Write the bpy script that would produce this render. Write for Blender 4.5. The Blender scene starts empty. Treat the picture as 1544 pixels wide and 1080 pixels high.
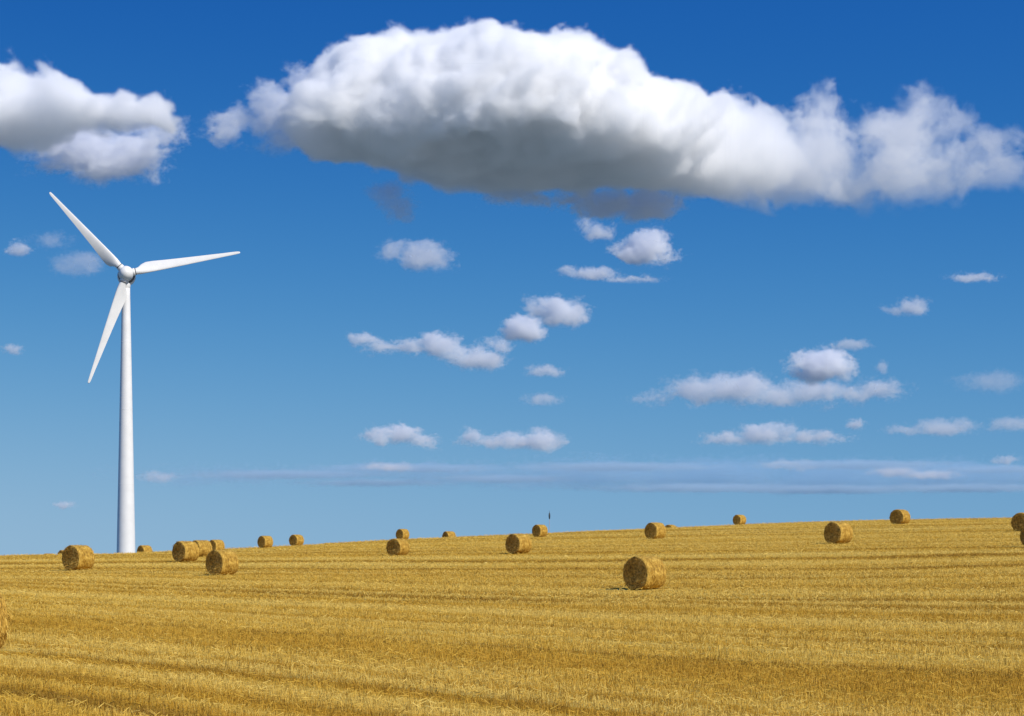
import bpy, bmesh, math, random
import numpy as np
from mathutils import Vector, Matrix, noise as mnoise

random.seed(11)
rng = np.random.default_rng(11)
DO_CLOUDS = True
DO_STUBBLE = True

sc = bpy.context.scene
C = sc.collection
R = math.radians

# ------------------------------------------------------------------ camera
F = 3000.0            # focal length in photo pixels (photo 1544 x 1080)
EYE = 845.0           # photo row of eye level
CX = 772.0
cam_d = bpy.data.cameras.new("camera")
cam_d.sensor_fit = 'HORIZONTAL'
cam_d.sensor_width = 36.0
cam_d.lens = 36.0 * F / 1544.0
cam_d.shift_y = (EYE - 540.0) / 1544.0
cam_d.clip_start = 0.5
cam_d.clip_end = 90000.0
cam = bpy.data.objects.new("camera", cam_d)
cam.location = (0, 0, 0)
cam.rotation_euler = (R(90), 0, 0)
C.objects.link(cam)
sc.camera = cam

sc.view_settings.view_transform = 'Standard'
sc.view_settings.look = 'None'
sc.view_settings.gamma = 1.0
sc.view_settings.exposure = 0.0
sc.view_settings.use_curve_mapping = False

cy = sc.cycles
cy.use_denoising = True
cy.max_bounces = 40
cy.diffuse_bounces = 3
cy.glossy_bounces = 2
cy.transmission_bounces = 3
cy.volume_bounces = 36
cy.transparent_max_bounces = 8
cy.volume_max_steps = 512
cy.volume_step_rate = 2.0

# ------------------------------------------------------------------ light
SUN_EL = R(39)
SUN_AZ = R(48)        # to the right of the direction back towards the viewer
sdir = Vector((math.sin(SUN_AZ) * math.cos(SUN_EL), -math.cos(SUN_AZ) * math.cos(SUN_EL), math.sin(SUN_EL)))
sun_d = bpy.data.lights.new("sun", 'SUN')
sun_d.energy = 4.5
sun_d.angle = R(0.5)
sun_d.color = (1.0, 0.95, 0.87)
sun = bpy.data.objects.new("sun", sun_d)
sun.rotation_euler = sdir.to_track_quat('Z', 'Y').to_euler()
sun.location = (0, 0, 300)
C.objects.link(sun)

world = bpy.data.worlds.new("World")
sc.world = world
world.use_nodes = True
wt = world.node_tree
wt.nodes.clear()


def nd(t, kind, **kw):
    n = t.nodes.new(kind)
    for k, v in kw.items():
        setattr(n, k, v)
    return n


wo = nd(wt, 'ShaderNodeOutputWorld')
bg = nd(wt, 'ShaderNodeBackground')
sky = nd(wt, 'ShaderNodeTexSky', sky_type='NISHITA')
sky.sun_disc = False
sky.sun_elevation = SUN_EL
# sun azimuth measured from +Y clockwise seen from above
sky.sun_rotation = math.atan2(sdir.x, sdir.y)
sky.altitude = 200
sky.air_density = 1.0
sky.dust_density = 0.3
sky.ozone_density = 3.0
def wm(op, a, b=None):
    n = nd(wt, 'ShaderNodeMath', operation=op)
    for i, v in enumerate((a, b)):
        if v is None: continue
        if isinstance(v, (int, float)): n.inputs[i].default_value = v
        else: wt.links.new(v, n.inputs[i])
    return n.outputs[0]


# the low strip of sky the lens sees is graded like the polarised, vivid sky of the picture:
# elevation is spread over the sky model, then each channel gets its own gain and gamma
wtc = nd(wt, 'ShaderNodeTexCoord')
wsp = nd(wt, 'ShaderNodeSeparateXYZ')
wt.links.new(wtc.outputs['Generated'], wsp.inputs[0])
zc = wm('MAXIMUM', wsp.outputs[2], 0.0)
z2 = wm('MINIMUM', wm('ADD', 0.155, wm('MULTIPLY', wm('POWER', zc, 1.7), 4.7)), 0.98)
hor = wm('SQRT', wm('MAXIMUM', wm('SUBTRACT', 1.0, wm('MULTIPLY', wsp.outputs[2], wsp.outputs[2])), 1e-4))
hs_ = wm('DIVIDE', wm('SQRT', wm('SUBTRACT', 1.0, wm('MULTIPLY', z2, z2))), hor)
wcb = nd(wt, 'ShaderNodeCombineXYZ')
wt.links.new(wm('MULTIPLY', wsp.outputs[0], hs_), wcb.inputs[0])
wt.links.new(wm('MULTIPLY', wsp.outputs[1], hs_), wcb.inputs[1])
wt.links.new(z2, wcb.inputs[2])
wt.links.new(wcb.outputs[0], sky.inputs[0])
wsc = nd(wt, 'ShaderNodeSeparateColor')
wt.links.new(sky.outputs[0], wsc.inputs[0])
SKY = 0.09
wcc = nd(wt, 'ShaderNodeCombineColor')
for i, (gain, gam) in enumerate(((3.75, 2.05), (1.04, 1.0), (0.775, 0.40))):
    ch = wm('MULTIPLY', wsc.outputs[i], SKY)
    ch = wm('MULTIPLY', wm('POWER', ch, gam), gain / SKY)
    wt.links.new(wm('MINIMUM', ch, 1.2 / SKY), wcc.inputs[i])
wt.links.new(wcc.outputs[0], bg.inputs[0])
bg.inputs[1].default_value = SKY
wt.links.new(bg.outputs[0], wo.inputs[0])

# ------------------------------------------------------------------ helpers


def tag(o, label=None, cat=None, group=None, kind=None):
    if label: o['label'] = label
    if cat: o['category'] = cat
    if group: o['group'] = group
    if kind: o['kind'] = kind
    return o


def empty(name, loc, rz=0.0):
    o = bpy.data.objects.new(name, None)
    o.location = loc
    o.rotation_euler = (0, 0, rz)
    o.empty_display_size = 0.3
    C.objects.link(o)
    return o


def mesh_obj(name, verts, faces, mat, parent=None, smooth=True):
    me = bpy.data.meshes.new(name)
    me.from_pydata([tuple(v) for v in verts], [], faces)
    if smooth:
        me.polygons.foreach_set('use_smooth', [True] * len(me.polygons))
    me.update()
    if mat: me.materials.append(mat)
    o = bpy.data.objects.new(name, me)
    C.objects.link(o)
    if parent: o.parent = parent
    return o


class MB:
    def __init__(self):
        self.v = []; self.f = []

    def add(self, vs, fs):
        b = len(self.v)
        self.v += [tuple(v) for v in vs]
        self.f += [tuple(b + i for i in f) for f in fs]

    def lathe(self, prof, n=40, axis='Z', cap=True, org=(0, 0, 0)):
        """prof: list of (radius, height along the axis)"""
        vs, fs = [], []
        for (r, h) in prof:
            for i in range(n):
                a = 2 * math.pi * i / n
                c, s = r * math.cos(a), r * math.sin(a)
                p = (c, s, h) if axis == 'Z' else ((h, c, s) if axis == 'X' else (c, h, s))
                vs.append((p[0] + org[0], p[1] + org[1], p[2] + org[2]))
        for j in range(len(prof) - 1):
            for i in range(n):
                k = (i + 1) % n
                fs.append((j * n + i, j * n + k, (j + 1) * n + k, (j + 1) * n + i))
        if cap:
            fs.append(tuple(range(n))[::-1])
            fs.append(tuple((len(prof) - 1) * n + i for i in range(n)))
        self.add(vs, fs)

    def build(self, name, mat, parent=None, smooth=True):
        o = mesh_obj(name, self.v, self.f, mat, parent, smooth)
        bm = bmesh.new(); bm.from_mesh(o.data)
        bmesh.ops.recalc_face_normals(bm, faces=bm.faces)
        bm.to_mesh(o.data); bm.free()
        return o


def new_mat(name):
    m = bpy.data.materials.new(name)
    m.use_nodes = True
    t = m.node_tree
    b = t.nodes['Principled BSDF']
    return m, t, b


def math_n(t, op, a, b=None, c=None):
    n = nd(t, 'ShaderNodeMath', operation=op)
    for i, v in enumerate((a, b, c)):
        if v is None: continue
        if isinstance(v, (int, float)): n.inputs[i].default_value = v
        else: t.links.new(v, n.inputs[i])
    return n.outputs[0]


def ramp(t, fac, stops):
    n = nd(t, 'ShaderNodeValToRGB')
    el = n.color_ramp.elements
    while len(el) < len(stops): el.new(0.5)
    for e, (p, c) in zip(el, stops):
        e.position = p
        e.color = (c[0], c[1], c[2], 1.0) if len(c) == 3 else c
    t.links.new(fac, n.inputs[0])
    return n.outputs[0]


def noise_n(t, vec, scale, detail=3.0, rough=0.55, dims='3D', dist=0.0):
    n = nd(t, 'ShaderNodeTexNoise', noise_dimensions=dims)
    n.inputs['Scale'].default_value = scale
    n.inputs['Detail'].default_value = detail
    n.inputs['Roughness'].default_value = rough
    n.inputs['Distortion'].default_value = dist
    if vec is not None:
        t.links.new(vec, n.inputs['W' if dims == '1D' else 'Vector'])
    return n.outputs[0]


def mix_c(t, fac, a, b, mode='MIX'):
    n = nd(t, 'ShaderNodeMix', data_type='RGBA', blend_type=mode)
    if isinstance(fac, (int, float)): n.inputs[0].default_value = fac
    else: t.links.new(fac, n.inputs[0])
    for v, i in ((a, 6), (b, 7)):
        if isinstance(v, tuple): n.inputs[i].default_value = (*v, 1.0)
        else: t.links.new(v, n.inputs[i])
    return n.outputs[2]

# ------------------------------------------------------------------ terrain


def crest_depth(u):
    us = np.array([-.6, -.257, -.194, -.124, -.074, -.024, .026, .076, .126, .176, .21, .257, .6])
    ys = np.array([215., 212, 205, 212, 228, 236, 240, 244, 250, 250, 243, 236, 230])
    return np.interp(u, us, ys)


def ground_z(x, y):
    x = np.asarray(x, float); y = np.asarray(y, float)
    yy = np.maximum(y, 1.0)
    xe = 110 * np.tanh(x / 110)
    u = np.clip(x / np.sqrt(yy * yy + 12.0 ** 2), -0.5, 0.5)
    z = -3.9 - 3.0 * np.tanh(u / 0.45) * 0.45 + 0.0293 * np.maximum(y, -60) + 0.05 * xe
    Y1 = crest_depth(x / np.maximum(yy, 25.0)) - 5.0
    t = np.maximum(y - Y1, 0)
    k = 0.002
    t0 = np.minimum(t, 60)
    drop = k * t0 * t0 + 2 * k * 60 * np.maximum(t - 60, 0)
    z = z - drop
    lo = -16.0
    z = np.where(z < lo + 4, lo + 4 * np.exp(np.clip((z - lo - 4) / 4, -50, 0)), z)
    # gentle unevenness
    z = z + 0.03 * np.sin(x * 0.21 + 1.0) * np.sin(y * 0.13) + 0.02 * np.sin(x * 0.47 + y * 0.33)
    return z


def gz(x, y):
    return float(ground_z(x, y))


def row_of(x, y, z):
    return EYE - F * z / y


def band_coord(t):
    """coordinate across the harvest swaths, bending the way the combine drove"""
    g = nd(t, 'ShaderNodeNewGeometry')
    s = nd(t, 'ShaderNodeSeparateXYZ')
    t.links.new(g.outputs['Position'], s.inputs[0])
    x, y = s.outputs[0], s.outputs[1]
    xc = math_n(t, 'MINIMUM', math_n(t, 'MAXIMUM', x, -60.0), 28.0)
    near = nd(t, 'ShaderNodeMapRange', interpolation_type='SMOOTHSTEP')
    t.links.new(y, near.inputs[0])
    near.inputs[1].default_value, near.inputs[2].default_value = 100.0, 170.0
    near.inputs[3].default_value, near.inputs[4].default_value = -0.0134, -0.002
    a = math_n(t, 'MULTIPLY', x, 0.80)
    b = math_n(t, 'MULTIPLY', math_n(t, 'MULTIPLY', xc, xc), near.outputs[0])
    v = math_n(t, 'ADD', math_n(t, 'ADD', y, a), b)
    w = noise_n(t, g.outputs['Position'], 0.03, 2.0)
    v = math_n(t, 'ADD', v, math_n(t, 'MULTIPLY', w, 2.5))
    return v, g.outputs['Position'], x


def v_np(x, y):
    xc = np.clip(x, -60, 28)
    w = np.clip((y - 100) / 70, 0, 1); w = w * w * (3 - 2 * w)
    return y + 0.80 * x + xc * xc * (-0.0134 + 0.0114 * w)


def straw_colour(t):
    v, pos, x = band_coord(t)
    wide = noise_n(t, v, 0.11, 1.0, 0.5, '1D')
    fine = noise_n(t, v, 0.42, 3.0, 0.7, '1D')
    # long streaks: stretched along the swaths
    cmb = nd(t, 'ShaderNodeCombineXYZ')
    t.links.new(math_n(t, 'MULTIPLY', x, 0.014), cmb.inputs[0])
    t.links.new(math_n(t, 'MULTIPLY', v, 0.6), cmb.inputs[1])
    streak = noise_n(t, cmb.outputs[0], 1.0, 4.0, 0.6)
    blot = noise_n(t, pos, 0.30, 4.0, 0.6)
    s = math_n(t, 'ADD', math_n(t, 'MULTIPLY', wide, 0.45), math_n(t, 'MULTIPLY', fine, 0.85))
    s = math_n(t, 'ADD', s, math_n(t, 'MULTIPLY', streak, 0.55))
    s = math_n(t, 'ADD', s, math_n(t, 'MULTIPLY', blot, 0.18))
    s = math_n(t, 'MULTIPLY_ADD', math_n(t, 'SUBTRACT', s, 1.015), 1.15, 0.55)
    return ramp(t, s, [(0.33, (0.36, 0.20, 0.022)), (0.45, (0.57, 0.335, 0.034)),
                       (0.54, (0.67, 0.43, 0.058)), (0.66, (0.77, 0.56, 0.135))]), pos


soil_m, t, b = new_mat("stubble_ground")
col, pos = straw_colour(t)
fn = noise_n(t, pos, 9.0, 5.0, 0.7)
mot = ramp(t, fn, [(0.35, (0.66, 0.60, 0.52)), (0.62, (1.0, 1.0, 1.0))])
colm = mix_c(t, 1.0, col, mot, 'MULTIPLY')
# beyond the crest and far to the sides lie unseen fields, tinted blue-grey to bounce cool light onto cloud bases
vf = nd(t, 'ShaderNodeTexVoronoi', feature='F1', voronoi_dimensions='2D')
vf.inputs['Scale'].default_value = 1 / 420.0
t.links.new(pos, vf.inputs['Vector'])
sf = nd(t, 'ShaderNodeSeparateColor'); t.links.new(vf.outputs['Color'], sf.inputs[0])
far = ramp(t, sf.outputs[0], [(0.0, (0.09, 0.13, 0.13)), (0.4, (0.12, 0.16, 0.17)), (0.6, (0.16, 0.17, 0.19)), (0.85, (0.12, 0.17, 0.17)), (1.0, (0.22, 0.23, 0.24))])
sx = nd(t, 'ShaderNodeSeparateXYZ'); t.links.new(pos, sx.inputs[0])
edge = math_n(t, 'MAXIMUM', math_n(t, 'GREATER_THAN', sx.outputs[1], 300.0), math_n(t, 'GREATER_THAN', math_n(t, 'ABSOLUTE', sx.outputs[0]), 420.0))
edge = math_n(t, 'MAXIMUM', edge, math_n(t, 'LESS_THAN', sx.outputs[1], -120.0))
colm = mix_c(t, edge, colm, far)
t.links.new(colm, b.inputs['Base Color'])
b.inputs['Roughness'].default_value = 0.95
b.inputs['Specular IOR Level'].default_value = 0.1
bp = nd(t, 'ShaderNodeBump')
bp.inputs['Strength'].default_value = 0.8
bp.inputs['Distance'].default_value = 0.12
t.links.new(fn, bp.inputs['Height'])
t.links.new(bp.outputs[0], b.inputs['Normal'])

ys = np.unique(np.concatenate([np.linspace(-400, 0, 20), np.linspace(0, 60, 60), np.linspace(60, 340, 281),
                               np.linspace(340, 700, 60), np.geomspace(700, 40000, 40)]))
xs_h = np.unique(np.concatenate([np.linspace(0, 80, 81), np.linspace(80, 240, 54), np.geomspace(240, 40000, 40)]))
xs = np.concatenate([-xs_h[::-1][:-1], xs_h])
X, Y = np.meshgrid(xs, ys)
Z = ground_z(X, Y)
nv = X.size
co = np.stack([X.ravel(), Y.ravel(), Z.ravel()], 1)
nx, ny = len(xs), len(ys)
idx = np.arange(nv).reshape(ny, nx)
quads = np.stack([idx[:-1, :-1], idx[:-1, 1:], idx[1:, 1:], idx[1:, :-1]], -1).reshape(-1, 4)


def np_mesh(name, co, quads, mat, smooth=True):
    me = bpy.data.meshes.new(name)
    me.vertices.add(len(co)); me.vertices.foreach_set('co', co.astype(np.float32).ravel())
    nq, k = quads.shape
    me.loops.add(nq * k); me.loops.foreach_set('vertex_index', quads.astype(np.int32).ravel())
    me.polygons.add(nq)
    me.polygons.foreach_set('loop_start', np.arange(0, nq * k, k, dtype=np.int32))
    me.polygons.foreach_set('loop_total', np.full(nq, k, dtype=np.int32))
    me.polygons.foreach_set('use_smooth', np.full(nq, smooth, dtype=bool))
    me.update(calc_edges=True)
    me.materials.append(mat)
    return me


ground = bpy.data.objects.new("ground", np_mesh("ground", co, quads, soil_m))
C.objects.link(ground)
tag(ground, "golden harvested grain field sloping up to a crest", kind='structure')

# ------------------------------------------------------------------ stubble
straw_m, t, b = new_mat("cut_straw")
col, pos = straw_colour(t)
at = nd(t, 'ShaderNodeAttribute', attribute_name='tint')
tn = ramp(t, at.outputs['Fac'], [(0.0, (0.45, 0.40, 0.33)), (0.3, (0.85, 0.82, 0.76)),
                                 (0.8, (1.08, 1.08, 1.10)), (1.0, (1.16, 1.26, 1.6))])
t.links.new(mix_c(t, 1.0, col, tn, 'MULTIPLY'), b.inputs['Base Color'])
b.inputs['Roughness'].default_value = 0.6
b.inputs['Specular IOR Level'].default_value = 0.25
# thin dry straw lets some light through
tl = nd(t, 'ShaderNodeBsdfTranslucent')
t.links.new(b.inputs['Base Color'].links[0].from_socket, tl.inputs[0])
ms = nd(t, 'ShaderNodeMixShader')
ms.inputs[0].default_value = 0.28
t.links.new(b.outputs[0], ms.inputs[1]); t.links.new(tl.outputs[0], ms.inputs[2])
t.links.new(ms.outputs[0], t.nodes['Material Output'].inputs['Surface'])

# ------------------------------------------------------------------ bales


def bale_mat(name, face):
    m, t, b = new_mat(name)
    tc = nd(t, 'ShaderNodeTexCoord')
    at = nd(t, 'ShaderNodeAttribute', attribute_name='tint')
    mp = nd(t, 'ShaderNodeMapping')
    t.links.new(tc.outputs['Object'], mp.inputs[0])
    mp.inputs['Scale'].default_value = (26, 7, 7) if not face else (9, 9, 9)
    n1 = noise_n(t, mp.outputs[0], 1.0, 5.0, 0.7, dist=0.6)
    n2 = noise_n(t, tc.outputs['Object'], 2.4, 3.0)
    s = math_n(t, 'ADD', math_n(t, 'MULTIPLY', n1, 0.7), math_n(t, 'MULTIPLY', n2, 0.3))
    if face:
        c = ramp(t, s, [(0.36, (0.15, 0.075, 0.015)), (0.5, (0.54, 0.31, 0.050)), (0.62, (0.88, 0.58, 0.13))])
    else:
        c = ramp(t, s, [(0.36, (0.20, 0.098, 0.013)), (0.5, (0.47, 0.27, 0.037)), (0.62, (0.74, 0.50, 0.11))])
    tn = ramp(t, at.outputs['Fac'], [(0.0, (0.40, 0.35, 0.30)), (0.5, (1, 1, 1)), (1.0, (1.3, 1.4, 1.8))])
    t.links.new(mix_c(t, 1.0, c, tn, 'MULTIPLY'), b.inputs['Base Color'])
    b.inputs['Roughness'].default_value = 0.75
    b.inputs['Specular IOR Level'].default_value = 0.2
    bp = nd(t, 'ShaderNodeBump')
    bp.inputs['Strength'].default_value = 0.7
    bp.inputs['Distance'].default_value = 0.04
    t.links.new(n1, bp.inputs['Height'])
    t.links.new(bp.outputs[0], b.inputs['Normal'])
    return m


BARREL = bale_mat("bale_straw", False)
FACE = bale_mat("bale_end_straw", True)
RB, LB0 = 0.76, 1.18      # radius and length of the pattern bale


def set_tint(me, vals):
    a = me.attributes.new('tint', 'FLOAT', 'POINT')
    a.data.foreach_set('value', np.array(vals, np.float32))


def straw_slivers(vs, fs, ti, pts, rnd):
    """thin curved pieces of straw standing off the surface; pts: (point, direction, normal)"""
    for p, d, n in pts:
        L = rnd.uniform(0.06, 0.20); w = rnd.uniform(0.003, 0.007)
        sd = d.cross(n).normalized() * w
        lift = rnd.uniform(0.005, 0.035)
        b = len(vs)
        q0 = p - n * 0.01; q1 = p + d * L * 0.5 + n * lift; q2 = p + d * L + n * (lift * rnd.uniform(0.3, 2.2))
        for q in (q0, q1, q2):
            vs += [q - sd, q + sd]
        fs += [(b, b + 1, b + 3, b + 2), (b + 2, b + 3, b + 5, b + 4)]
        ti += [rnd.uniform(0.3, 1.0)] * 6


def make_bale(seed):
    rnd = random.Random(seed)
    off = Vector((seed * 7.3, seed * 3.1, seed * 5.7))
    LB = LB0 * (1, 1.0, 1.08, 0.95, 1.03, 0.98)[seed % 6]
    SAG = (0, 0.40, 0.36, 0.31, 0.38, 0.42)[seed % 6]
    OVAL = (0, 0.02, -0.01, 0.05, 0.0, 0.035)[seed % 6]
    root = empty("straw_bale", (0, 0, 0))

    def sag(p):
        # flattened where it sits, slightly bulged just above the ground
        z = p.z
        z *= 1 - OVAL
        y = p.y * (1 + OVAL)
        if z < -0.55 * RB:
            k = (-0.55 * RB - z) / (0.45 * RB)
            return Vector((p.x, y * (1 + 0.10 * k), -0.55 * RB - SAG * RB * k))
        return Vector((p.x, y, z))

    prof = [(-0.5, 0.93), (-0.485, 0.975), (-0.45, 1.0)] + [(-0.45 + 0.9 * i / 18, 1.0 + 0.012 * math.sin(i * 2.1 + seed)) for i in range(1, 18)] + [(0.45, 1.0), (0.485, 0.975), (0.5, 0.93)]
    N = 96
    vs, fs, ti = [], [], []
    for h, r in prof:
        for i in range(N):
            a = 2 * math.pi * i / N
            d = Vector((0, math.cos(a), math.sin(a)))
            q = Vector((h * LB * 3.2, math.cos(a) * 2.2, math.sin(a) * 2.2)) + off
            rr = RB * r * (1 + 0.040 * mnoise.noise(q) + 0.022 * mnoise.noise(Vector((h * 14, a * 3, seed))) + 0.012 * mnoise.noise(q * 6))
            p = d * rr + Vector((h * LB + 0.02 * mnoise.noise(q * 1.5), 0, 0))
            vs.append(sag(p)); ti.append(0.5 + 0.25 * mnoise.noise(Vector((h * 9, a * 5, seed + 4))))
    M = len(prof)
    for j in range(M - 1):
        for i in range(N):
            k = (i + 1) % N
            fs.append((j * N + i, j * N + k, (j + 1) * N + k, (j + 1) * N + i))
    pts = []
    for _ in range(1100):
        a = rnd.uniform(0, 2 * math.pi); h = rnd.uniform(-0.5, 0.5)
        n = Vector((0, math.cos(a), math.sin(a)))
        p = sag(n * RB + Vector((h * LB, 0, 0)))
        d = (Vector((rnd.uniform(-0.7, 0.7), -math.sin(a), math.cos(a))) * rnd.choice((-1, 1))).normalized()
        pts.append((p, d, n))
    straw_slivers(vs, fs, ti, pts, rnd)
    zmin = min(v.z for v in vs[:M * N])
    up = Vector((0, 0, -zmin - 0.03))
    barrel = mesh_obj("barrel", [v + up for v in vs], fs, BARREL, root)
    set_tint(barrel.data, ti)

    for sgn in (-1, 1):
        vs, fs, ti = [], [], []
        NR = 22
        vs.append(Vector((sgn * LB * 0.47, 0, 0))); ti.append(0.3)
        for j in range(1, NR + 1):
            f = j / NR
            for i in range(N):
                a = 2 * math.pi * i / N
                rr = RB * 0.935 * f
                spiral = math.sin((f * 9.0 - a / (2 * math.pi) * sgn) * 2 * math.pi)
                q = Vector((math.cos(a) * f * 4, math.sin(a) * f * 4, seed * 3.3 + sgn))
                dep = 0.026 * spiral * min(1, (1 - f) * 6) + 0.035 * mnoise.noise(q) * (1 if j < NR else 0.3) + 0.02 * mnoise.noise(q * 4)
                base = 0.498 - 0.02 * (1 - f)
                if j == NR: base = 0.494
                p = Vector((sgn * (LB * base + dep), math.cos(a) * rr, math.sin(a) * rr))
                vs.append(sag(p)); ti.append(0.5 + 0.28 * spiral + 0.4 * mnoise.noise(q * 3))
        for i in range(N):
            k = (i + 1) % N
            fs.append((0, 1 + i, 1 + k) if sgn > 0 else (0, 1 + k, 1 + i))
        for j in range(NR - 1):
            for i in range(N):
                k = (i + 1) % N
                q = (1 + j * N + i, 1 + (j + 1) * N + i, 1 + (j + 1) * N + k, 1 + j * N + k)
                fs.append(q if sgn > 0 else q[::-1])
        pts = []
        for _ in range(420):
            a = rnd.uniform(0, 2 * math.pi); rr = RB * 0.92 * math.sqrt(rnd.uniform(0.01, 1))
            n = Vector((sgn, 0, 0))
            p = sag(Vector((sgn * LB * 0.495, math.cos(a) * rr, math.sin(a) * rr)))
            d = Vector((sgn * rnd.uniform(0, 0.4), -math.sin(a) + rnd.uniform(-.6, .6), math.cos(a) + rnd.uniform(-.6, .6))).normalized()
            pts.append((p, d, n))
        straw_slivers(vs, fs, ti, pts, rnd)
        o = mesh_obj("end_face", [v + up for v in vs], fs, FACE, root)
        set_tint(o.data, ti)
    root['hgt'] = 0.0
    del root['hgt']
    return root


HB = RB * 2 * 0.965     # standing height of the pattern bale


def copy_tree(o):
    c = o.copy(); C.objects.link(c)
    for ch in o.children:
        k = ch.copy(); C.objects.link(k); k.parent = c
    return c


def depth_for_row(px, row):
    """depth at which the ground along this column shows at this row (near side of the crest)"""
    u = (px - CX) / F
    best = None
    for y in np.arange(30, float(crest_depth(u)) + 6, 0.25):
        r = row_of(u * y, y, gz(u * y, y))
        if r <= row: return y
        if best is None or r < best[0]: best = (r, y)
    return best[1]


def depth_behind(px, top_row, h):
    """depth beyond the crest at which a bale h tall shows its top at this row"""
    u = (px - CX) / F
    for y in np.arange(float(crest_depth(u)), 330, 0.5):
        if row_of(u * y, y, gz(u * y, y) + h) >= top_row: return y
    return 300


GRP = "round straw bales left on the stubble field"
# px centre, base row (None: stands beyond the crest), top row, yaw, label
BALES = [
    (972, 890, 839, 46, "largest whole round straw bale, alone in the middle of the stubble"),
    (1264, 820, 787, 47, "round straw bale on the right slope, below and left of the skyline bale"),
    (1357, 790.5, 766.5, 48, "round straw bale on the right part of the crest, whole against the sky"),
    (988, 813, 788, 46, "round straw bale below the crest hiding most of a second bale"),
    (1011, None, 790.5, 40, "pale sliver of a straw bale poking out behind another bale's right end"),
    (814, 810, 791, 48, "small round straw bale on the crest beside the thin dark-topped mast"),
    (782, 835, 805, 46, "round straw bale in mid field, below and left of the bale beside the thin mast"),
    (600, 838, 810, 44, "round straw bale in mid field, overlapping a smaller bale right behind its top"),
    (607, 812, 796, 45, "smaller straw bale on the crest, standing right behind the top of a nearer bale"),
    (677, None, 800.5, 55, "half sunken straw bale behind the crest, alone left of the mast"),
    (335, 868, 829, 42, "round straw bale in front of the left cluster, lowest and nearest of that cluster"),
    (280, 847, 816, 42, "left bale of the overlapping pair to the right of the turbine tower"),
    (303, 840, 812.5, 50, "bale tucked behind the right side of another in the pair right of the turbine tower"),
    (326, 834, 814, 44, "small straw bale whose foot is hidden by the lowest bale of its cluster"),
    (218, None, 821.5, 46, "straw bale standing directly against the right side of the turbine tower's foot"),
    (118, 860, 822, 38, "big round straw bale to the left of the turbine tower, lit side towards the viewer"),
    (99, None, 829, 46, "dark edge of a straw bale hidden behind the big bale left of the turbine"),
    (74, None, 833, 46, "flat top of a straw bale barely rising over the crest at far left"),
    (400, 826, 808, 45, "small straw bale on the crest, left one of two right of the cluster"),
    (447, 822, 805, 44, "small straw bale on the crest, right one of two right of the cluster"),
    (496, None, 818.3, 46, "dark speck of a bale top over the crest, right of two small bales"),
    (1115, 791, 775.5, 46, "small round straw bale alone on the skyline between the mast and the right edge"),
    (1544, 801, 771, 46, "upper of two straw bales cut by the right edge of the picture"),
    (1561, 825, 790, 46, "straw bale beyond the right edge, only its dark rim and shadow showing"),
    (-50, 987, 884, 44, "nearest straw bale, cut by the left edge, only its rough right rim showing"),
]
protos = [make_bale(s) for s in (1, 2, 3, 4, 5)]
used = set()
BALE_FEET = []
for i, (px, brow, trow, yaw, label) in enumerate(BALES):
    u = (px - CX) / F
    if brow is not None:
        y = depth_for_row(px, brow)
        dia = (brow - trow) * y / F
        dia = min(max(dia, 1.25), 1.85)
    else:
        dia = 1.45
        y = depth_behind(px, trow, dia)
    k = i % 5
    if k not in used:
        o = protos[k]; used.add(k)
    else:
        o = copy_tree(protos[k])
    x = u * y
    # centre of the bale stands a little deeper than its visible foot
    if brow is not None:
        y += 0.35; x = u * y
    o.location = (x, y, gz(x, y) - 0.015)
    o.scale = (dia / HB * random.uniform(0.94, 1.05), dia / HB * random.uniform(0.98, 1.04), dia / HB)
    BALE_FEET.append((x - 0.25, y, dia * 0.5))
    # the end face (local -X) looks to the front left
    psi = R(yaw + random.uniform(-3, 3))
    nrm = Vector((-math.sin(psi), -math.cos(psi), 0))
    o.rotation_euler = (0, 0, math.atan2(-nrm.y, -nrm.x))
    tag(o, label, "straw bale", GRP)

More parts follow.
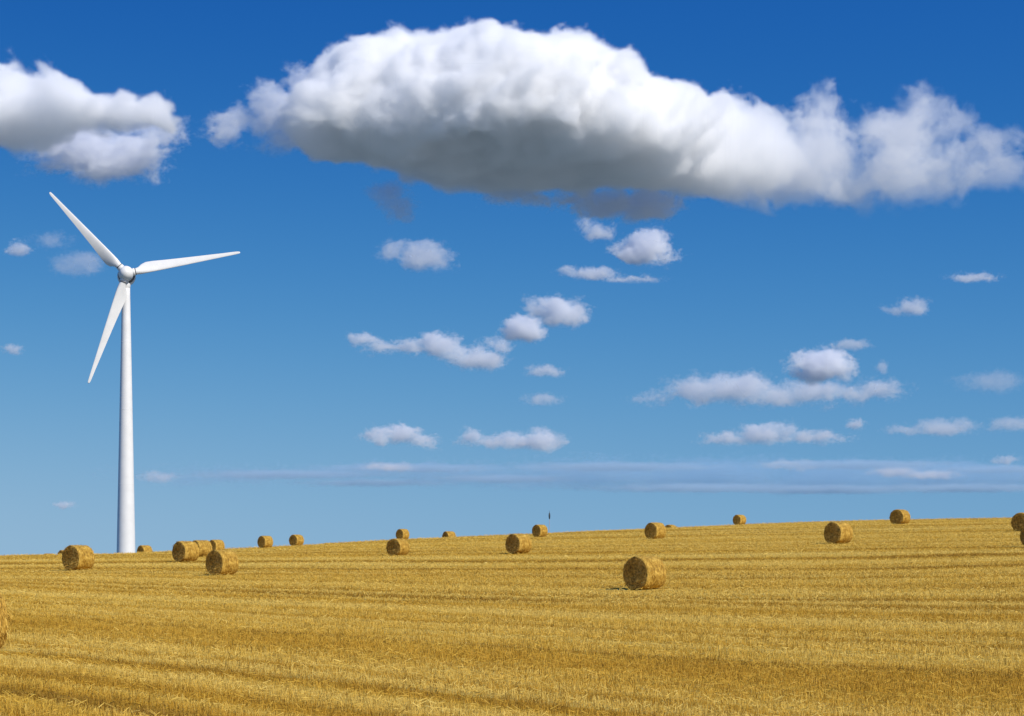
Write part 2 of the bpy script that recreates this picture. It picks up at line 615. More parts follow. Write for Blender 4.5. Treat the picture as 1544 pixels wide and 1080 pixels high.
# ------------------------------------------------------------------ stubble cover
if DO_STUBBLE:
    tracks = []
    vv = 30.0
    while vv < 330:
        tracks += [vv, vv + 2.0]
        vv += float(rng.choice([7.5, 15.0, 11.0, 22.0])) + float(rng.uniform(-1, 1))
    tracks = np.array(tracks)
    zones = [(27, 48, 330, 0.010, 0.15), (48, 75, 210, 0.012, 0.145), (75, 120, 110, 0.016, 0.12), (120, 180, 60, 0.021, 0.09),
             (180, 262, 38, 0.026, 0.075)]
    COS, QS, TS = [], [], []
    base = 0
    for (y0, y1, dens, wid, hgt) in zones:
        half = lambda y: 0.285 * y + 3
        area = (0.285 * (y1 * y1 - y0 * y0) + 6 * (y1 - y0))
        n = int(area * dens)
        yy = np.sqrt(rng.uniform(0, 1, n) * (y1 * y1 - y0 * y0) + y0 * y0)
        xx = rng.uniform(-1, 1, n) * half(yy)
        v = v_np(xx, yy)
        # drill rows
        vr = np.round(v / 0.16) * 0.16
        yy = yy + np.where(rng.uniform(0, 1, n) < 0.6, (vr - v) * 0.8, 0)
        dtr = np.min(np.abs(v[:, None] - tracks[None, :]) if n < 20000 else
                     np.abs(tracks[np.clip(np.searchsorted(tracks, v), 0, len(tracks) - 1)][:, None] - v[:, None]), axis=1)
        intrack = dtr < 0.50
        keep = ~(intrack & (rng.uniform(0, 1, n) < 0.45))
        xx, yy, v, intrack = xx[keep], yy[keep], v[keep], intrack[keep]
        n = len(xx)
        # clumpy height from low frequency patterns
        cl = np.sin(xx * 1.7 + 3 * np.sin(yy * 0.6)) * np.sin(yy * 1.1 + 2 * np.sin(xx * 0.43)) + 0.6 * np.sin(v * 1.3 + 0.4 * np.sin(xx * .2))
        h = hgt * rng.uniform(0.55, 1.15, n) * (1 + 0.22 * cl)
        h = np.where(intrack, h * 0.3, h)
        # flattened where the baler dropped its bale and round its foot
        for bx, by, brad in BALE_FEET:
            dd = np.hypot(xx - bx, yy - by)
            h = np.where(dd < brad * 2.9, h * np.clip(0.22 + 0.78 * (dd / (brad * 2.9)) ** 4, 0, 1), h)
        lying = rng.uniform(0, 1, n) < 0.10
        ang = rng.uniform(0, math.pi, n)
        w = wid * rng.uniform(0.6, 1.3, n)
        dx, dy = np.cos(ang) * w * 0.5, np.sin(ang) * w * 0.5
        lean = rng.normal(0, 0.22, (n, 2))
        z = ground_z(xx, yy)
        tx, ty, tz = lean[:, 0] * h, lean[:, 1] * h, h
        # loose straw lying on and between the stalks
        la = rng.uniform(0, 2 * math.pi, n)
        ll = rng.uniform(0.08, 0.22, n)
        tx = np.where(lying, np.cos(la) * ll, tx); ty = np.where(lying, np.sin(la) * ll, ty)
        tz = np.where(lying, rng.uniform(-0.04, 0.10, n), tz)
        zb = np.where(lying, z + rng.uniform(0.03, 0.15, n), z - 0.01)
        dz = np.where(lying, w * 0.35, 0)
        p = np.empty((n, 4, 3))
        p[:, 0] = np.stack([xx - dx, yy - dy, zb - dz], 1)
        p[:, 1] = np.stack([xx + dx, yy + dy, zb + dz], 1)
        p[:, 2] = np.stack([xx + dx * 0.8 + tx, yy + dy * 0.8 + ty, zb + tz + dz], 1)
        p[:, 3] = np.stack([xx - dx * 0.8 + tx, yy - dy * 0.8 + ty, zb + tz - dz], 1)
        COS.append(p.reshape(-1, 3))
        QS.append(np.arange(4 * n).reshape(n, 4) + base)
        base += 4 * n
        ti = np.clip(rng.normal(0.56, 0.18 if y0 < 70 else 0.14, n) + np.where(lying, 0.12, 0) - np.where(intrack, 0.32, 0), 0, 1)
        TS.append(np.repeat(ti, 4))
    me = np_mesh("stubble", np.concatenate(COS), np.concatenate(QS), straw_m, False)
    a = me.attributes.new('tint', 'FLOAT', 'POINT')
    a.data.foreach_set('value', np.concatenate(TS).astype(np.float32))
    stub = bpy.data.objects.new("stubble", me)
    C.objects.link(stub)
    tag(stub, "short golden stubble and loose straw covering the harvested field", kind='stuff')
    print("stubble straws", base // 4)

# ------------------------------------------------------------------ wind turbine
white, t, b = new_mat("turbine_white_paint")
tc = nd(t, 'ShaderNodeTexCoord')
n = noise_n(t, tc.outputs['Object'], 0.35, 4.0, 0.6)
gr = noise_n(t, tc.outputs['Object'], 1.6, 5.0, 0.7)
t.links.new(ramp(t, gr, [(0.3, (0.42, 0.42, 0.42)), (0.7, (0.6, 0.6, 0.6))]), b.inputs['Roughness'])
t.links.new(ramp(t, n, [(0.3, (0.73, 0.715, 0.685)), (0.7, (0.80, 0.785, 0.755))]), b.inputs['Base Color'])
b.inputs['Roughness'].default_value = 0.45
gap_m, t, b = new_mat("turbine_joint_grey")
tc = nd(t, 'ShaderNodeTexCoord')
t.links.new(ramp(t, noise_n(t, tc.outputs['Object'], 2.0), [(0.3, (0.10, 0.10, 0.10)), (0.7, (0.16, 0.16, 0.16))]), b.inputs['Base Color'])

TD = 617.0
PX = TD / F                                   # metres per photo pixel at the turbine
tx = (190 - CX) * PX
tz0 = gz(tx, TD)
turb = empty("wind_turbine", (tx, TD, tz0))
turb.rotation_euler = (0, 0, R(10.9))
tag(turb, "tall white three-bladed wind turbine rising behind the crest at left", "wind turbine")
hubz = (EYE - 414) * PX - tz0
row837 = (EYE - 837) * PX - tz0
row440 = (EYE - 436) * PX - tz0
slope = (14 - 6.0) * PX / (row440 - row837)
r_at = lambda h: 14 * PX - slope * (h - row837)
m = MB()
prof = []
H0, H1 = 0.0, row440 + 0.5
for i in range(41):
    h = H0 + (H1 - H0) * i / 40
    prof.append((r_at(h), h))
m.lathe(prof, 64)
tower = m.build("tower", white, turb)
# faint section joints
for hh in (row837 + 22, row837 + 45, row837 + 66):
    m = MB(); r = r_at(hh) + 0.012
    m.lathe([(r - 0.05, hh - 0.10), (r, hh - 0.08), (r, hh + 0.08), (r - 0.05, hh + 0.10)], 64, cap=False)
    m.build("section_joint", white, turb)
# yaw bearing collar
m = MB()
m.lathe([(1.15, row440 + 0.2), (1.32, row440 + 0.4), (1.36, row440 + 2.2), (1.2, row440 + 2.6)], 48)
m.build("yaw_bearing", white, turb)
# nacelle: egg with its blunt end at the rotor
m = MB()
prof = [(0.05, -0.8), (1.6, -0.8), (2.45, -0.55), (2.75, 0.3), (2.85, 1.5), (2.8, 3.2), (2.55, 5.2), (2.1, 7.2), (1.4, 8.8), (0.7, 9.6), (0.05, 9.9)]
m.lathe(prof, 48, 'Y', org=(0.15, 0, hubz - 0.35))
nac = m.build("nacelle", white, turb)
m = MB()
m.lathe([(2.3, -1.05), (2.62, -1.0), (2.62, -0.6), (2.3, -0.55)], 48, 'Y', org=(0.15, 0, hubz - 0.3))
m.build("rotor_gap", gap_m, turb)
# hub / spinner
HUBY = -2.6
m = MB()
prof = [(0.03, -2.75), (0.7, -2.65), (1.4, -2.3), (1.85, -1.7), (2.15, -0.9), (2.3, 0.0), (2.35, 0.9), (2.3, 1.5), (0.05, 1.52)]
m.lathe(prof, 48, 'Y', org=(0, HUBY, hubz))
hub = m.build("hub", white, turb)


def airfoil(n=22):
    """unit chord outline, x from leading 0 to trailing 1, with thickness 1"""
    up, lo = [], []
    for i in range(n + 1):
        s = i / n
        x = 0.5 * (1 - math.cos(math.pi * s))
        yt = 5 * (0.2969 * math.sqrt(x) - 0.1260 * x - 0.3516 * x * x + 0.2843 * x ** 3 - 0.1036 * x ** 4)
        up.append((x, yt)); lo.append((x, -yt * 0.75))
    return up + lo[::-1][1:-1]


AF = airfoil()


def blade_mesh(angle, tip):
    """angle: direction in the rotor plane seen from the front, anticlockwise from +X; trailing edge on the anticlockwise side"""
    # r, chord seen, lead offset, twist deg, thickness ratio, roundness
    st = [(1.6, 1.95, 0.97, 0, 1.0, 1.0), (3.0, 2.0, 1.0, 4, 0.98, 0.95), (4.0, 2.55, 1.02, 20, 0.72, 0.6),
          (5.2, 3.45, 1.05, 30, 0.45, 0.22), (6.6, 3.65, 1.05, 27, 0.36, 0.06), (8.5, 3.45, 1.02, 22, 0.30, 0.0), (11, 3.15, 0.98, 17, 0.27, 0),
          (14, 2.8, 0.90, 13, 0.25, 0), (18, 2.4, 0.80, 10, 0.23, 0), (22, 2.0, 0.68, 7, 0.21, 0), (26, 1.62, 0.56, 5, 0.2, 0),
          (30, 1.22, 0.44, 3, 0.19, 0), (33, 0.98, 0.36, 2, 0.18, 0), (34.6, 0.80, 0.30, 1, 0.18, 0), (35.3, 0.62, 0.24, 0, 0.18, 0), (35.6, 0.3, 0.12, 0, 0.2, 0)]
    sc_ = tip / 35.6
    ca, sa = math.cos(angle), math.sin(angle)
    er = Vector((ca, 0, sa)); et = Vector((-sa, 0, ca)); ey = Vector((0, 1, 0))
    rings = []
    n = len(AF)
    for (r, c, lead, tw, th, rd) in st:
        tw = R(tw)
        ring = []
        for i, (ax, ay) in enumerate(AF):
            # circle of the root
            ang = 2 * math.pi * i / n
            cx_, cy_ = -math.cos(ang) * 0.98, math.sin(ang) * 0.98
            fx = -lead + ax * c
            fy = ay * c * th
            px_ = fx * (1 - rd) + cx_ * rd
            py_ = fy * (1 - rd) + cy_ * rd
            # twist about the pitch axis: leading edge turned towards the wind
            qx = px_ * math.cos(tw) * (1 / max(math.cos(tw), .6)) - py_ * math.sin(tw)
            qy = px_ * math.sin(tw) + py_ * math.cos(tw)
            ring.append(er * (r * sc_ if r > 5 else r) + et * qx + ey * qy)
        rings.append(ring)
    vs = [v for ring in rings for v in ring]
    fs = []
    for j in range(len(rings) - 1):
        for i in range(n):
            k = (i + 1) % n
            fs.append((j * n + i, j * n + k, (j + 1) * n + k, (j + 1) * n + i))
    fs.append(tuple(range(n))); fs.append(tuple((len(rings) - 1) * n + i for i in range(n)))
    m = MB(); m.add(vs, fs)
    return m, er, et


for (tpx, tpy) in ((75, 290), (362, 381), (133, 578)):
    yw = R(10.9)
    hx, hy = tx - HUBY * math.sin(yw), TD + HUBY * math.cos(yw)
    dx = (tpx - 190) * PX
    for _ in range(4):
        dd = hy + dx * math.sin(yw)
        dx = ((tpx - CX) * dd / F - hx) / math.cos(yw)
        dz = (EYE - tpy) * dd / F - (tz0 + hubz)
    ang = math.atan2(dz, dx); tip = math.hypot(dx, dz)
    m, er, et = blade_mesh(ang, tip)
    bl = m.build("blade", white, turb)
    bl.location = (0, HUBY, hubz)
    # white collar and dark joint where the blade leaves the hub
    q = er.to_track_quat('Z', 'Y').to_matrix()
    m = MB(); m.lathe([(0.9, 1.9), (1.14, 2.0), (1.14, 2.72), (0.9, 2.8)], 32)
    m.v = [tuple(q @ Vector(v)) for v in m.v]
    cl = m.build("root_collar", white, bl)
    m = MB(); m.lathe([(0.9, 2.82), (1.07, 2.84), (1.07, 3.06), (0.9, 3.08)], 32)
    m.v = [tuple(q @ Vector(v)) for v in m.v]
    cl = m.build("root_joint", gap_m, bl)

# ------------------------------------------------------------------ thin mast beyond the crest
pole_m, t, b = new_mat("mast_pale_metal")
tc = nd(t, 'ShaderNodeTexCoord')
t.links.new(ramp(t, noise_n(t, tc.outputs['Object'], 3.0), [(0.3, (0.22, 0.27, 0.33)), (0.7, (0.28, 0.33, 0.39))]), b.inputs['Base Color'])
dark_m, t, b = new_mat("mast_dark_head")
tc = nd(t, 'ShaderNodeTexCoord')
t.links.new(ramp(t, noise_n(t, tc.outputs['Object'], 3.0), [(0.3, (0.03, 0.045, 0.05)), (0.7, (0.05, 0.065, 0.07))]), b.inputs['Base Color'])
my = 900.0
mx = (828.5 - CX) / F * my
mz = gz(mx, my)
mast = empty("mast", (mx, my, mz))
tag(mast, "thin pale mast with a dark narrow head rising behind the crest beside a bale", "mast")
zr = lambda row: (EYE - row) * my / F - mz
m = MB(); m.lathe([(0.26, 0), (0.16, zr(783))], 16); m.build("pole", pole_m, mast)
m = MB(); m.lathe([(0.16, zr(783)), (0.34, zr(781)), (0.40, zr(778)), (0.34, zr(775)), (0.10, zr(773)), (0.04, zr(770))], 16)
m.build("head", dark_m, mast)

# ------------------------------------------------------------------ clouds
CLOUD_GRP = "fair weather clouds in the blue sky"
ZB = 990.0              # height of the flat cloud bases above the eye


def cloud_material(dens, color=None):
    m = bpy.data.materials.new("cloud_droplets")
    m.use_nodes = True
    t = m.node_tree
    t.nodes.clear()
    o = nd(t, 'ShaderNodeOutputMaterial')
    v = nd(t, 'ShaderNodeVolumePrincipled')
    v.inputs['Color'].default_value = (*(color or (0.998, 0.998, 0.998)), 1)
    v.inputs['Density'].default_value = dens
    v.inputs['Anisotropy'].default_value = 0.0
    t.links.new(v.outputs[0], o.inputs['Volume'])
    return m


class Fog:
    """a cloud under construction: a node group that fills a voxel box with droplets"""

    def __init__(self, lo, hi, seed):
        self.lo, self.hi = Vector(lo), Vector(hi)
        self.org = Vector(((lo[0] + hi[0]) / 2, (lo[1] + hi[1]) / 2, lo[2]))
        t = self.t = bpy.data.node_groups.new("cloud_fog", 'GeometryNodeTree')
        t.interface.new_socket("Geometry", in_out='INPUT', socket_type='NodeSocketGeometry')
        t.interface.new_socket("Geometry", in_out='OUTPUT', socket_type='NodeSocketGeometry')
        self.out = nd(t, 'NodeGroupOutput'); nd(t, 'NodeGroupInput')
        p = nd(t, 'GeometryNodeInputPosition').outputs[0]
        self.pos = self.vm('ADD', p, self.org)
        self.sp = self.vm('ADD', self.pos, (seed * 4310.0, seed * 1570.0, seed * 7330.0))

    def vm(self, op, a, b=None, out=0):
        n = nd(self.t, 'ShaderNodeVectorMath', operation=op)
        for i, v in enumerate((a, b)):
            if v is None: continue
            if isinstance(v, (tuple, Vector)): n.inputs[i].default_value = tuple(v)
            else: self.t.links.new(v, n.inputs[i])
        return n.outputs[out]

    def m(self, op, a, b=None, c=None):
        return math_n(self.t, op, a, b, c)

    def fbm(self, size, detail, rough, vec=None, color=False):
        n = nd(self.t, 'ShaderNodeTexNoise')
        n.inputs['Scale'].default_value = 1.0 / size
        n.inputs['Detail'].default_value = detail
        n.inputs['Roughness'].default_value = rough
        self.t.links.new(vec if vec is not None else self.sp, n.inputs['Vector'])
        return n.outputs[1 if color else 0]

    def warp(self, size, amount):
        c = self.fbm(size, 2.0, 0.5, color=True)
        d = self.vm('MULTIPLY', self.vm('SUBTRACT', c, (0.5, 0.5, 0.5)), (amount,) * 3)
        self.wp = self.vm('ADD', self.pos, d)
        self.wsp = self.vm('ADD', self.sp, d)

    def curve(self, x, pts):
        """piecewise curve through pts [(x, value)] with x in the range of pts"""
        xs = [p[0] for p in pts]; vs = [p[1] for p in pts]
        x0, x1, v0, v1 = min(xs), max(xs), min(vs), max(vs) + 1e-6
        n = nd(self.t, 'ShaderNodeFloatCurve')
        c = n.mapping.curves[0]
        q = [((a - x0) / (x1 - x0), (b - v0) / (v1 - v0)) for a, b in pts]
        while len(c.points) < len(q): c.points.new(0.5, 0.5)
        for pt, (a, b) in zip(c.points, q): pt.location = (a, b)
        n.mapping.update()
        self.t.links.new(self.m('DIVIDE', self.m('SUBTRACT', x, x0), x1 - x0), n.inputs['Value'])
        return self.m('MULTIPLY_ADD', n.outputs[0], v1 - v0, v0)

    def done(self, D, edge, vox, dens, label, floor=None, flat=40.0, thin=None, color=None):
        c = nd(self.t, 'ShaderNodeClamp'); self.t.links.new(self.m('DIVIDE', D, edge), c.inputs[0])
        d = self.m('POWER', c.outputs[0], 1.4)
        if floor is not None:
            s = nd(self.t, 'ShaderNodeSeparateXYZ'); self.t.links.new(self.wp, s.inputs[0])
            q = nd(self.t, 'ShaderNodeClamp')
            self.t.links.new(self.m('DIVIDE', self.m('SUBTRACT', s.outputs[2], floor), flat), q.inputs[0])
            d = self.m('MULTIPLY', d, q.outputs[0])
        if thin is not None: d = self.m('MULTIPLY', d, thin)
        t = self.t
        vc = nd(t, 'GeometryNodeVolumeCube')
        t.links.new(d, vc.inputs['Density'])
        vc.inputs['Min'].default_value = tuple(self.lo - self.org)
        vc.inputs['Max'].default_value = tuple(self.hi - self.org)
        for ax, nm in enumerate(('Resolution X', 'Resolution Y', 'Resolution Z')):
            vc.inputs[nm].default_value = max(10, int((self.hi[ax] - self.lo[ax]) / vox))
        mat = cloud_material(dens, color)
        sm = nd(t, 'GeometryNodeSetMaterial')
        sm.inputs['Material'].default_value = mat
        t.links.new(vc.outputs[0], sm.inputs[0])
        t.links.new(sm.outputs[0], self.out.inputs[0])
        v = bpy.data.volumes.new("cloud")
        v.materials.append(mat)
        o = bpy.data.objects.new("cloud", v)
        o.location = self.org
        C.objects.link(o)
        md = o.modifiers.new("cloud_fog", 'NODES')
        md.node_group = t
        tag(o, label, "cloud", CLOUD_GRP)
        return o


def cloud_bank(label, spine, zb, seed, vox=4.2, dens=0.065, lump=150.0, n_amp=185.0, v_amp=46.0, edge=26.0, flat=90.0, belly=0.30, fade=None):
    """a broad flat-based cumulus. spine: (px, row of the crown, row of the near edge of the base, row of its far edge)"""
    top, dc, dr = [], [], []
    for px, tr, g, bt in spine:
        u = (px - CX) / F
        dn, df = F * zb / (EYE - g), F * zb / (EYE - bt)
        d = (dn + df) / 2
        dc.append((u, d)); dr.append((u, max((df - dn) / 2, 60.0)))
        top.append((u, (EYE - tr - 14) * d / F))
    pad = 60
    lo = (min(u * d for u, d in dc) * 1.05 - pad, min(d - r for (u, d), (_, r) in zip(dc, dr)) - pad, zb - flat * 0.6)
    hi = (max(u * d for u, d in dc) * 1.05 + pad, max(d + r for (u, d), (_, r) in zip(dc, dr)) + pad, max(z for u, z in top) + pad)
    f = Fog(lo, hi, seed)
    f.warp(lump * 1.1, lump * 0.8)
    s = nd(f.t, 'ShaderNodeSeparateXYZ'); f.t.links.new(f.wp, s.inputs[0])
    u = f.m('DIVIDE', s.outputs[0], s.outputs[1])
    zt, c, r = f.curve(u, top), f.curve(u, dc), f.curve(u, dr)
    h = f.m('MAXIMUM', f.m('SUBTRACT', zt, zb), 10.0)
    a = f.m('DIVIDE', f.m('SUBTRACT', s.outputs[1], c), r)
    zz = f.m('SUBTRACT', f.m('DIVIDE', f.m('SUBTRACT', s.outputs[2], zb), h), belly)
    b = f.m('MAXIMUM', f.m('DIVIDE', zz, 1 - belly), f.m('DIVIDE', zz, -(belly + 0.12)))
    q = f.m('POWER', f.m('ADD', f.m('POWER', f.m('ABSOLUTE', a), 2.3), f.m('POWER', f.m('ABSOLUTE', b), 2.3)), 1 / 2.3)
    size = f.m('MINIMUM', h, r)
    D = f.m('MULTIPLY', f.m('SUBTRACT', 1.0, q), size)
    # open ends left and right
    u0, u1 = spine[0][0], spine[-1][0]
    e0 = f.m('MULTIPLY', f.m('SUBTRACT', u, (u0 - CX) / F), dc[0][1])
    e1 = f.m('MULTIPLY', f.m('SUBTRACT', (u1 - CX) / F, u), dc[-1][1])
    D = f.m('SMOOTH_MIN', D, f.m('MINIMUM', e0, e1), 40.0)
    k = f.m('MINIMUM', 1.0, f.m('MULTIPLY_ADD', size, 1 / 220.0, 0.15))      # thin ends get finer billows
    D = f.m('MULTIPLY_ADD', f.m('MULTIPLY', f.m('SUBTRACT', f.fbm(lump, 8.0, 0.66, vec=f.vm('MULTIPLY', f.sp, (0.70, 0.85, 1.0))), 0.5), n_amp), k, D)
    vo = nd(f.t, 'ShaderNodeTexVoronoi', feature='F1')
    vo.inputs['Scale'].default_value = 1.0 / (lump * 0.55)
    vo.inputs['Detail'].default_value = 2.0
    vo.inputs['Roughness'].default_value = 0.55
    f.t.links.new(f.vm('MULTIPLY', f.wsp, (0.66, 0.8, 1.0)), vo.inputs['Vector'])
    D = f.m('ADD', D, f.m('MULTIPLY', f.m('SUBTRACT', 0.42, vo.outputs['Distance']), v_amp))
    D = f.m('MULTIPLY_ADD', f.m('SUBTRACT', f.fbm(lump * 0.26, 4.0, 0.66, vec=f.vm('MULTIPLY', f.wsp, (0.85, 1.0, 1.0))), 0.5), 92.0, D)
    thin = None
    if fade:
        thin = f.curve(u, [((px - CX) / F, v) for px, v in fade])
        hole = f.m('MAXIMUM', f.m('SUBTRACT', f.fbm(130.0, 4.0, 0.6, vec=f.vm('ADD', f.wsp, (900.0, 300.0, 70.0))), 0.46), 0.0)
        er = f.m('MULTIPLY', f.m('SUBTRACT', 1.0, thin), f.m('MULTIPLY_ADD', hole, -950.0, 22.0))
        D = f.m('ADD', D, er)
    return f.done(D, edge, vox, dens, label, floor=zb - flat * 0.5, flat=flat, thin=thin)


def cloud_puffs(label, blobs, seed, tau=4.0, base=None, rough=0.72, amp=1.5, dist=None, color=(0.95, 0.96, 0.985), stretch=0.62):
    """a small cloud. blobs: (px, row, half width px, half height px); base: row of its underside (sets how far it is)"""
    if base is None: base = max(b[1] + b[3] for b in blobs)
    Dd = dist or F * ZB / (EYE - base)
    k = Dd / F
    bl = []
    for (px, row, rx, ry) in blobs:
        bl.append((Vector(((px - CX) * k, Dd, (EYE - row) * k)), Vector((rx * k * 1.45, (rx + ry) * 0.6 * k, ry * k * 1.40))))
    rm = sum(min(r) for c, r in bl) / len(bl)
    lo = [min(c[i] - 1.25 * r[i] for c, r in bl) for i in range(3)]
    hi = [max(c[i] + 1.25 * r[i] for c, r in bl) for i in range(3)]
    f = Fog(lo, hi, seed)
    f.warp(rm * 2.0, rm * 1.3)
    field = None
    for c, r in bl:
        d = f.vm('LENGTH', f.vm('DIVIDE', f.vm('SUBTRACT', f.wp, c), r), out=1)
        q = f.m('MULTIPLY', f.m('SUBTRACT', 1.0, d), min(r) / rm)
        field = q if field is None else f.m('SMOOTH_MAX', field, q, 0.12)
    n = f.m('SUBTRACT', f.fbm(rm * 1.05, 6.0, rough, vec=f.vm('MULTIPLY', f.wsp, (stretch, 1.0, 1.0))), 0.55)
    n = f.m('MULTIPLY_ADD', f.m('SUBTRACT', f.fbm(rm * 0.30, 3.0, 0.6, vec=f.vm('MULTIPLY', f.sp, (0.8, 1.0, 1.0))), 0.5), 0.38, n)
    D = f.m('MULTIPLY_ADD', n, 2.0 * amp, field)
    zb = (EYE - base) * k
    return f.done(D, 0.36, k * 1.1, tau / (2 * rm), label, floor=zb - rm * 0.25, flat=rm * 0.6, color=color)


if DO_CLOUDS:
    spine = [(377, 178, 202, 210), (398, 150, 203, 216), (418, 126, 205, 226), (440, 104, 206, 236), (470, 76, 204, 250), (510, 52, 202, 258), (560, 46, 198, 268), (620, 46, 195, 278),
             (680, 38, 193, 288), (740, 38, 190, 296), (800, 40, 188, 304), (860, 50, 190, 306), (900, 66, 195, 305), (950, 88, 202, 304), (1000, 106, 212, 304),
             (1060, 118, 232, 306), (1110, 110, 252, 308), (1160, 132, 268, 311), (1210, 118, 278, 314), (1270, 124, 282, 318), (1320, 136, 284, 321),
             (1378, 118, 284, 319), (1430, 145, 282, 312), (1490, 165, 274, 304), (1540, 170, 262, 290), (1590, 175, 250, 276)]
    fade = [(375, 0.15), (420, 0.45), (480, 1.0), (880, 1.0), (1040, 0.55), (1180, 0.22), (1300, 0.14), (1420, 0.12), (1590, 0.10)]
    cloud_bank("huge cumulus cloud with a bright white crown and grey underside across the top", spine, ZB, 1.0, fade=fade)
    cloud_puffs("ragged little cloud touching the left end of the huge cumulus", [(350, 186, 32, 22), (384, 188, 34, 20), (414, 168, 34, 40), (425, 214, 48, 16), (450, 130, 26, 26)], 1.4, 2.2, 226)
    spine = [(-170, 120, 190, 235), (-120, 100, 188, 238), (-60, 90, 186, 240), (0, 82, 185, 238), (40, 81, 184, 235), (75, 79, 183, 230), (100, 90, 183, 226),
             (130, 114, 183, 222), (160, 127, 183, 219), (182, 115, 183, 216), (207, 125, 183, 214), (240, 121, 182, 212), (268, 132, 178, 202), (292, 146, 174, 192), (318, 156, 170, 182)]
    cloud_bank("large grey-white cumulus cloud cut by the left edge, ragged top over a hazy base", spine, ZB, 2.3, lump=120.0, n_amp=140.0, v_amp=50.0, dens=0.045)
    P = cloud_puffs
    P("soft pale cloud tucked below the cumulus at the left edge, above the turbine's raised blade", [(150, 234, 78, 34), (100, 226, 50, 26), (195, 232, 40, 32), (225, 202, 40, 22)], 3.1, 5, 272)
    P("torn grey scrap of cloud hanging under the right of centre of the huge cumulus", [(925, 310, 50, 16), (975, 312, 42, 20), (870, 300, 40, 10)], 4.2, 4, 334, dist=5420)
    P("dark wispy cloud rag hanging under the left half of the huge cumulus", [(600, 312, 22, 16), (585, 290, 28, 14), (612, 328, 14, 8)], 5.7, 1.6, 338, dist=5300)
    P("dark hazy cloud rag hanging under the middle of the huge cumulus", [(770, 285, 40, 20), (800, 298, 50, 12)], 6.9, 2.0, 316, dist=5250)
    P("small slanting cloud just beneath the torn grey scrap", [(882, 338, 14, 9), (902, 350, 20, 11)], 7.7, 2.0, 366)
    P("compact bright cloud with a domed top in the upper middle sky", [(946, 380, 20, 15), (973, 375, 30, 22), (1005, 384, 22, 10)], 8.1, 4.5, 401)
    P("small low streak of cloud left below the compact domed cloud", [(858, 409, 16, 7), (896, 413, 28, 9), (950, 422, 36, 5)], 9.4, 1.3, 424)
    P("ragged faint cloud right of the turbine's level blade", [(592, 380, 20, 15), (636, 386, 32, 19), (660, 400, 18, 9)], 10.3, 1.6, 408)
    P("bright oval cloud, upper right one of two side by side in mid sky", [(816, 466, 22, 15), (847, 472, 34, 17)], 11.2, 3.6, 492)
    P("bright rounded cloud, lower left one of two side by side in mid sky", [(789, 496, 25, 18), (792, 524, 14, 5)], 12.6, 3.4, 516)
    P("long ragged cloud stepping down to the right in mid sky", [(548, 512, 20, 11), (580, 524, 26, 9), (622, 524, 32, 9), (662, 520, 26, 17), (692, 534, 26, 13), (722, 543, 32, 15), (748, 519, 24, 8)], 13.5, 2.2, 560)
    P("tiny flat cloud below the two bright side by side clouds", [(822, 560, 25, 8)], 14.4, 1.2, 570)
    P("tiny faint cloud, lowest of the short column in mid sky", [(818, 602, 25, 8)], 15.9, 0.8, 612)
    P("white cloud with a sloping right end, left one of a low pair", [(576, 657, 24, 11), (602, 655, 28, 13), (632, 665, 22, 10)], 16.8, 2.6, 677)
    P("white long cloud with a flat base, right one of a low pair", [(709, 658, 18, 11), (738, 667, 28, 9), (772, 665, 30, 11), (816, 663, 30, 13)], 17.4, 2.2, 679)
    P("bright domed cloud sitting right above the long grey cloud at right", [(1238, 553, 38, 21), (1222, 560, 26, 13), (1262, 560, 20, 11)], 18.3, 4.5, 574)
    P("long grey flat-bottomed cloud in the right half of the sky", [(1000, 600, 38, 9), (1052, 588, 42, 17), (1112, 586, 48, 19), (1165, 597, 52, 13), (1225, 591, 48, 15), (1282, 595, 42, 11), (1326, 586, 34, 13)], 19.6, 1.5, 616)
    P("low cloud with a small white tower below the long grey cloud", [(1100, 662, 36, 8), (1150, 655, 32, 13), (1181, 650, 16, 13), (1222, 660, 42, 8), (1262, 662, 22, 5)], 20.2, 1.4, 672)
    P("tiny round cloud right above the end of the low towered cloud", [(1289, 640, 13, 7)], 21.7, 1.8, 649)
    P("dim streaky cloud right of the low towered cloud", [(1370, 648, 30, 7), (1422, 645, 42, 11)], 22.5, 0.8, 658)
    P("dim cloud cut by the right edge low in the sky", [(1525, 640, 34, 10)], 23.8, 0.7, 652)
    P("small grey cloud alone at right, below the end of the huge cumulus", [(1352, 468, 20, 8), (1376, 463, 22, 13)], 24.1, 1.3, 477)
    P("small faint streak of cloud, highest and farthest right of the small clouds", [(1466, 419, 28, 7)], 25.6, 1.2, 427)
    P("faint smudge of cloud above and right of the bright domed cloud", [(1282, 520, 28, 7)], 26.4, 0.8, 528)
    P("tiny faint puff right of the bright domed cloud", [(1330, 555, 9, 8)], 27.2, 0.8, 564)
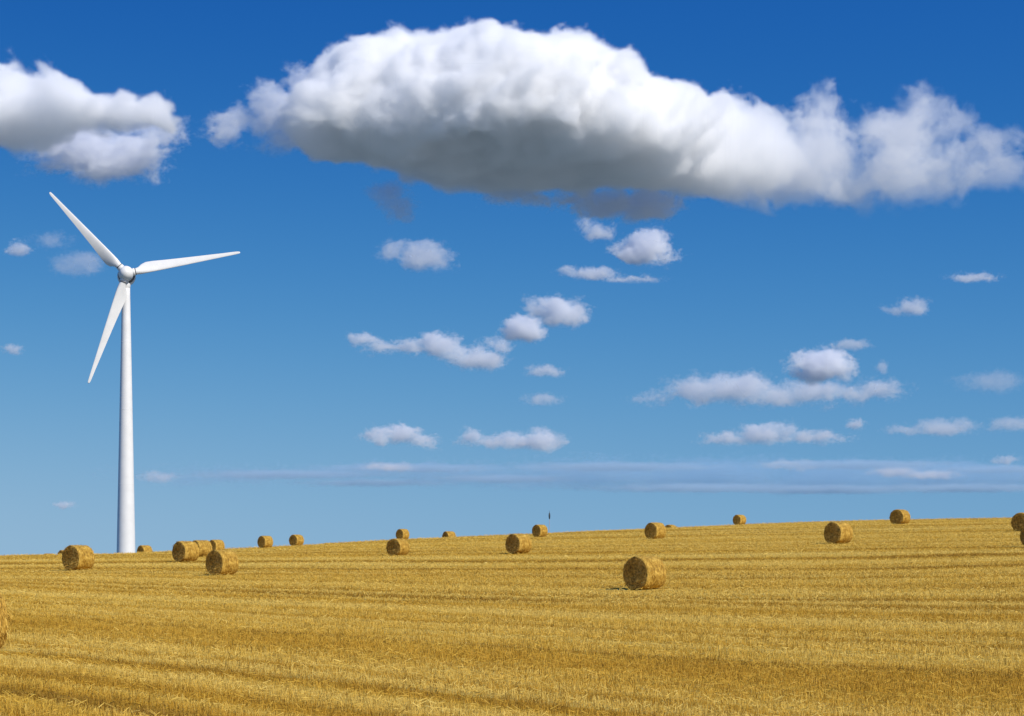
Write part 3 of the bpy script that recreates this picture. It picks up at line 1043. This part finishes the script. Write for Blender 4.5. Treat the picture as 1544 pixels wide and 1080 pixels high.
    P("tiny puff of cloud left of the turbine blades near the left edge", [(27, 376, 16, 9)], 28.9, 2.0, 386)
    P("veil of thin cloud just left of the turbine hub", [(75, 362, 26, 10), (122, 398, 34, 16)], 29.3, 0.6, 418)
    P("tiny puff of cloud at the left edge, level with the lowest blade", [(17, 527, 15, 8)], 30.1, 1.6, 536)
    P("little pale cloud low in the sky right of the turbine tower", [(240, 720, 25, 7)], 31.8, 0.7, 728)
    P("tiny pale puff low in the sky left of the turbine tower", [(95, 762, 14, 5)], 32.6, 1.2, 768, dist=26000)
    P("very dim wide cloud in the right part of the sky at the edge", [(1500, 575, 45, 14)], 33.5, 0.5, 590)
    P("pale bit of cloud sitting on the left part of the low cloud bank", [(585, 704, 32, 6)], 34.2, 0.9, 711)
    P("pale line of puffs on the right part of the low cloud bank", [(1180, 701, 30, 6), (1215, 702, 20, 6), (1350, 711, 34, 7), (1400, 716, 40, 6)], 35.7, 0.9, 723)
    P("long dim grey-blue cloud bank low across the sky above the crest", [(350, 720, 120, 7), (540, 716, 130, 9), (720, 714, 130, 13), (900, 716, 140, 16), (1080, 718, 140, 20), (1260, 722, 140, 20), (1440, 722, 140, 20), (1600, 720, 120, 18)], 36.4, 0.75, 742, amp=2.5, color=(0.53, 0.76, 0.93), stretch=0.16)  # droplet tint, here and in the streaks below, paints in distance haze and shade
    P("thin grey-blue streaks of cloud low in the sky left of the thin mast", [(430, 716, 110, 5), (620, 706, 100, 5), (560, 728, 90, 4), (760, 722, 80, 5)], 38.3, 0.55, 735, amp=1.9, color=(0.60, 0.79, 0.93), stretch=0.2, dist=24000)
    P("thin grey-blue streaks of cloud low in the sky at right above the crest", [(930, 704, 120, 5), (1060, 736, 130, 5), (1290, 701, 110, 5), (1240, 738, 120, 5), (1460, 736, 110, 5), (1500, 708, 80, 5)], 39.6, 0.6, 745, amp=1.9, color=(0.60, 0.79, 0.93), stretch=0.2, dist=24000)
    P("faint small cloud at the right edge above the low cloud bank", [(1515, 694, 16, 6)], 37.1, 1.0, 701)
